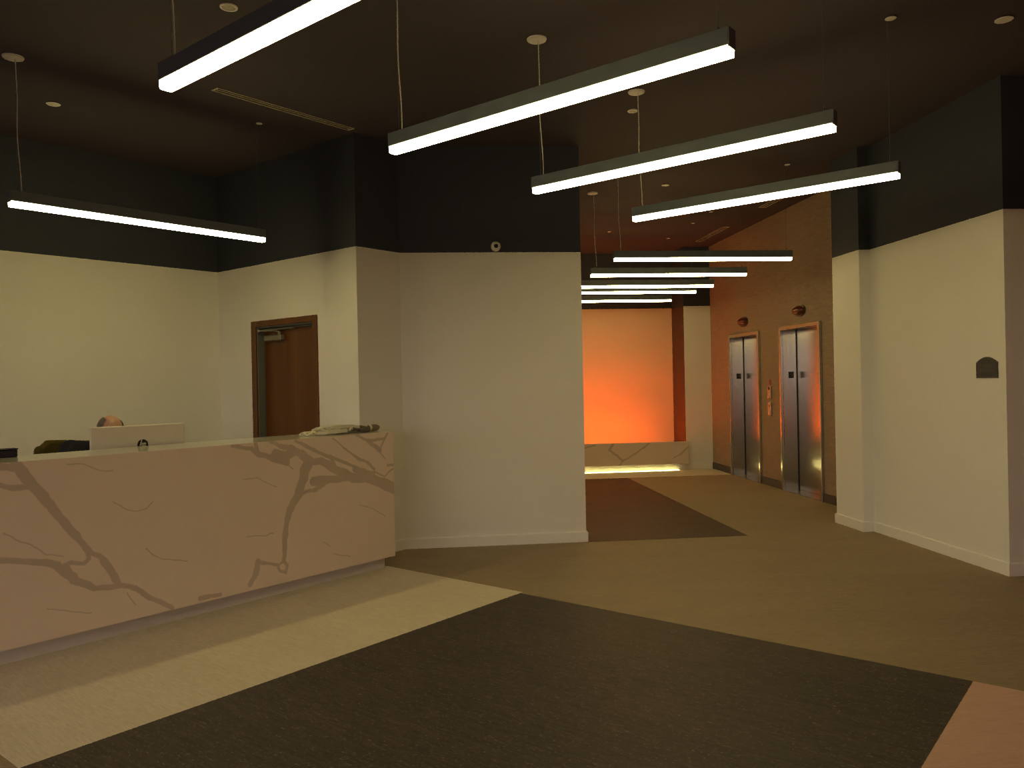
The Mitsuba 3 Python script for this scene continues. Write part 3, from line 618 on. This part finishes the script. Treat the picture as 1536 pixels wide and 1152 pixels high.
cm = thing('security_camera', 'small white round security camera on the dark band above the cream wall', 'security camera')
g = lambda m: frame_to(m, (0.612, 7.3095, 2.752), (1, 0, 0), (0, 0, 1), (0, -1, 0))
add(cm + '__housing', g(lathe([(0, 0), (0.046, 0), (0.046, 0.02), (0.043, 0.034), (0.034, 0.045), (0.024, 0.047), (0.020, 0.043), (0, 0.043)], 36)), 'm_white_plastic', smooth=40)
add(cm + '__lens', g(moved(lathe([(0, 0), (0.019, 0), (0.018, 0.004), (0.010, 0.008), (0, 0.009)], 28), (0, 0, 0.0432))), 'm_black', smooth=40, label='black lens')

# ------------------------------------------------------------------ pendant lamps
LZ, LW, LL = 2.70, 0.06, 1.872
def lamp(left, right, power, label, group='linear pendant lamps', cord_swing=0.018):
    """left and right: the (x, y) of the lamp's two ends on its centre line; it hangs with its diffuser down."""
    t = thing('pendant_lamp', label, 'pendant lamp', group)
    a, b = np.array([*left, 0.0]), np.array([*right, 0.0])
    ln = np.linalg.norm(b - a)
    ex = (b - a) / ln
    ez = np.array([0, 0, 1.0])
    ey = np.cross(ez, ex)
    at = lambda m: frame_to(m, a, ex, ey, ez)
    h = LW / 2
    add(t + '__body', at(rbox((0.006, -h, LZ + 0.037), (ln - 0.006, h, LZ + 0.105), 0.0015)), 'm_lamp_body')
    prof = np.array([(-h + 0.001, LZ + 0.0365), (-h + 0.001, LZ + 0.009), (-h + 0.004, LZ + 0.003), (-h + 0.010, LZ), (h - 0.010, LZ), (h - 0.004, LZ + 0.003), (h - 0.001, LZ + 0.009), (h - 0.001, LZ + 0.0365)])
    vs, fs = [], []
    for x in (0.006, ln - 0.006):
        vs += [(x, y, z) for y, z in prof]
    n = len(prof)
    for k in range(n - 1):
        fs += [[k, k + 1, n + k + 1], [k, n + k + 1, n + k]]
    for k in range(1, n - 1):
        fs += [[0, k + 1, k], [n, n + k, n + k + 1]]
    dm = trimesh.Trimesh(np.array(vs), np.array(fs), process=False)
    if dm.face_normals[2 * 3][2] > 0:
        dm.invert()
    add(t + '__diffuser', at(dm), 'm_diffuser', emitter=area(power, power[0] / 15), label='white glowing diffuser')
    for x in (0.0, ln - 0.0058):
        add(t + '__end_cap', at(rbox((x, -h, LZ + 0.030), (x + 0.0058, h, LZ + 0.105), 0.001)), 'm_lamp_body')
    for x in (0.055, ln - 0.055):
        add(t + '__cable_gripper', at(moved(lathe([(0, 0), (0.005, 0), (0.005, 0.014), (0.003, 0.020), (0, 0.020)], 12), (x, 0, LZ + 0.105))), 'm_chrome', smooth=40)
        add(t + '__suspension_cable', at(moved(disc(0.0011, CEIL - LZ - 0.125, 6), (x, 0, (CEIL + LZ + 0.125) / 2))), 'm_grey_steel')
    x = 0.078
    pts = [(x - cord_swing * math.sin(math.pi * 0.5 * min(1, k / 6.0)) + 0.003 * math.sin(k * 1.1), 0.002 * math.sin(k * 0.7), LZ + 0.105 + (CEIL - 0.013 - LZ - 0.105) * k / 10) for k in range(11)]
    add(t + '__power_cord', at(tube(pts, 0.0036)), 'm_cord', smooth=40, label='pale power cord')
    add(t + '__canopy', at(moved(lathe([(0, 0), (0.052, 0), (0.060, 0.004), (0.064, 0.012), (0.064, 0.0135), (0, 0.0135)], 36), (pts[-1][0] - 0.012, pts[-1][1], CEIL - 0.0136))), 'm_canopy', smooth=40, label='round pale canopy')

for d, label in ((1.617, 'nearest linear pendant lamp, running out of the top edge left of centre'),
                 (2.838, 'linear pendant lamp hanging in the top centre, second from the viewer'),
                 (4.050, 'linear pendant lamp third from the viewer, left of the cream wall top'),
                 (5.290, 'linear pendant lamp fourth from the viewer, nearest to the lift corridor')):
    lamp(lp(d, 3.093), lp(d, 1.222), LED_LOBBY, label)
lamp(lp(1.938, 5.747), lp(3.826, 5.747), LED_DESK, 'linear pendant lamp hanging above the back of the reception desk')
for y, label in ((7.91, 'first linear pendant lamp of the lift corridor, nearest to the lobby'), (9.10, 'second linear pendant lamp of the lift corridor'),
                 (10.21, 'third linear pendant lamp of the lift corridor'), (10.90, 'fourth linear pendant lamp of the lift corridor'), (12.06, 'last linear pendant lamp, closest to the orange wall')):
    lamp((1.857, y), (3.735, y), LED_CORR, label)

# ------------------------------------------------------------------ ceiling fittings
def cover(x, y, dia, label, group='sprinkler cover plates'):
    t = thing('sprinkler_cover', label, 'sprinkler cover', group)
    r = dia / 2
    add(t + '__plate', moved(lathe([(0, 0), (r - 0.003, 0), (r, 0.002), (r, 0.004), (0, 0.004)], 28), (x, y, CEIL - 0.010)), 'm_canopy', smooth=40)
    add(t + '__collar', moved(lathe([(r * 0.7, 0), (r * 0.8, 0), (r * 0.8, 0.006), (r * 0.7, 0.006)], 24), (x, y, CEIL - 0.0062)), 'm_grey_steel')
cover(-2.804, 6.334, 0.10, 'pale round cover plate above the lamp over the desk')
cover(-1.369, 6.727, 0.055, 'tiny pale round cover plate beside the long slot vent')
cover(2.833, 4.599, 0.066, 'pale round cover plate near the top right corner')
cover(3.557, 4.576, 0.105, 'pale round cover plate closest to the top right corner')
cover(2.651, 8.701, 0.085, 'pale round cover plate over the corridor mouth')
cover(3.674, 7.832, 0.062, 'pale round cover plate close to the lift wall end')
for y, lb in ((10.081, 'first small cover plate along the corridor vents'), (10.815, 'second small cover plate along the corridor vents'), (11.991, 'third small cover plate along the corridor vents')):
    cover(3.68, y, 0.055, lb, 'small covers down the corridor')
cover(2.632, 11.444, 0.05, 'small cover plate at the far left of the corridor ceiling', 'small covers down the corridor')
def ring(x, y, dia, label):
    t = thing('recessed_downlight', label, 'downlight')
    r = dia / 2
    add(t + '__trim_ring', moved(lathe([(r * 0.74, 0.004), (r * 0.78, 0), (r - 0.003, 0), (r, 0.003), (r, 0.008), (r * 0.74, 0.008), (r * 0.74, 0.004)], 36), (x, y, CEIL - 0.0085)), 'm_canopy', smooth=40)
    add(t + '__lens', moved(lathe([(0, 0), (r * 0.7, 0.001), (r * 0.735, 0.003), (0, 0.003)], 32), (x, y, CEIL - 0.004)), 'm_vent', smooth=40)
ring(-1.111, 4.687, 0.10, 'round unlit downlight above the nearest pendant lamp')
ring(1.665, 6.314, 0.085, 'small round unlit downlight just behind a lamp canopy')
def slot_vent(centre, ex, length, width, label, thin=0.09):
    t = thing('slot_vent', label, 'vent')
    ex = np.array([*ex, 0.0])
    ey = np.array([-ex[1], ex[0], 0])
    g = lambda m: frame_to(m, (*centre, CEIL), ex, ey, (0, 0, 1))
    l, w, b = length / 2, width / 2, width * thin
    add(t + '__frame', g(cat(rbox((-l, -w, -0.006), (l, -w + b, -0.0005), 0.001), rbox((-l, w - b, -0.006), (l, w, -0.0005), 0.001), rbox((-l, -w + b, -0.006), (-l + b * 1.6, w - b, -0.0005), 0.001), rbox((l - b * 1.6, -w + b, -0.006), (l, w - b, -0.0005), 0.001))), 'm_vent')
    add(t + '__blade', g(rbox((-l + b * 1.6, -b * 0.5, -0.005), (l - b * 1.6, b * 0.5, -0.0008), 0.001)), 'm_vent')
    add(t + '__dark_slot', g(box((-l + b, -w + b * 0.6, -0.0008), (l - b, w - b * 0.6, -0.0003))), 'm_black')
slot_vent(tuple(np.array(lp(3.775, 5.305))), (Q, Q), 1.27, 0.080, 'long slim slot vent in the ceiling above the desk end', 0.13)
slot_vent((4.265, 9.24), (0, 1), 1.20, 0.095, 'slim slot vent in the corridor ceiling above the nearer lift')
slot_vent((4.265, 11.69), (0, 1), 1.20, 0.095, 'slim slot vent in the corridor ceiling above the farther lift')
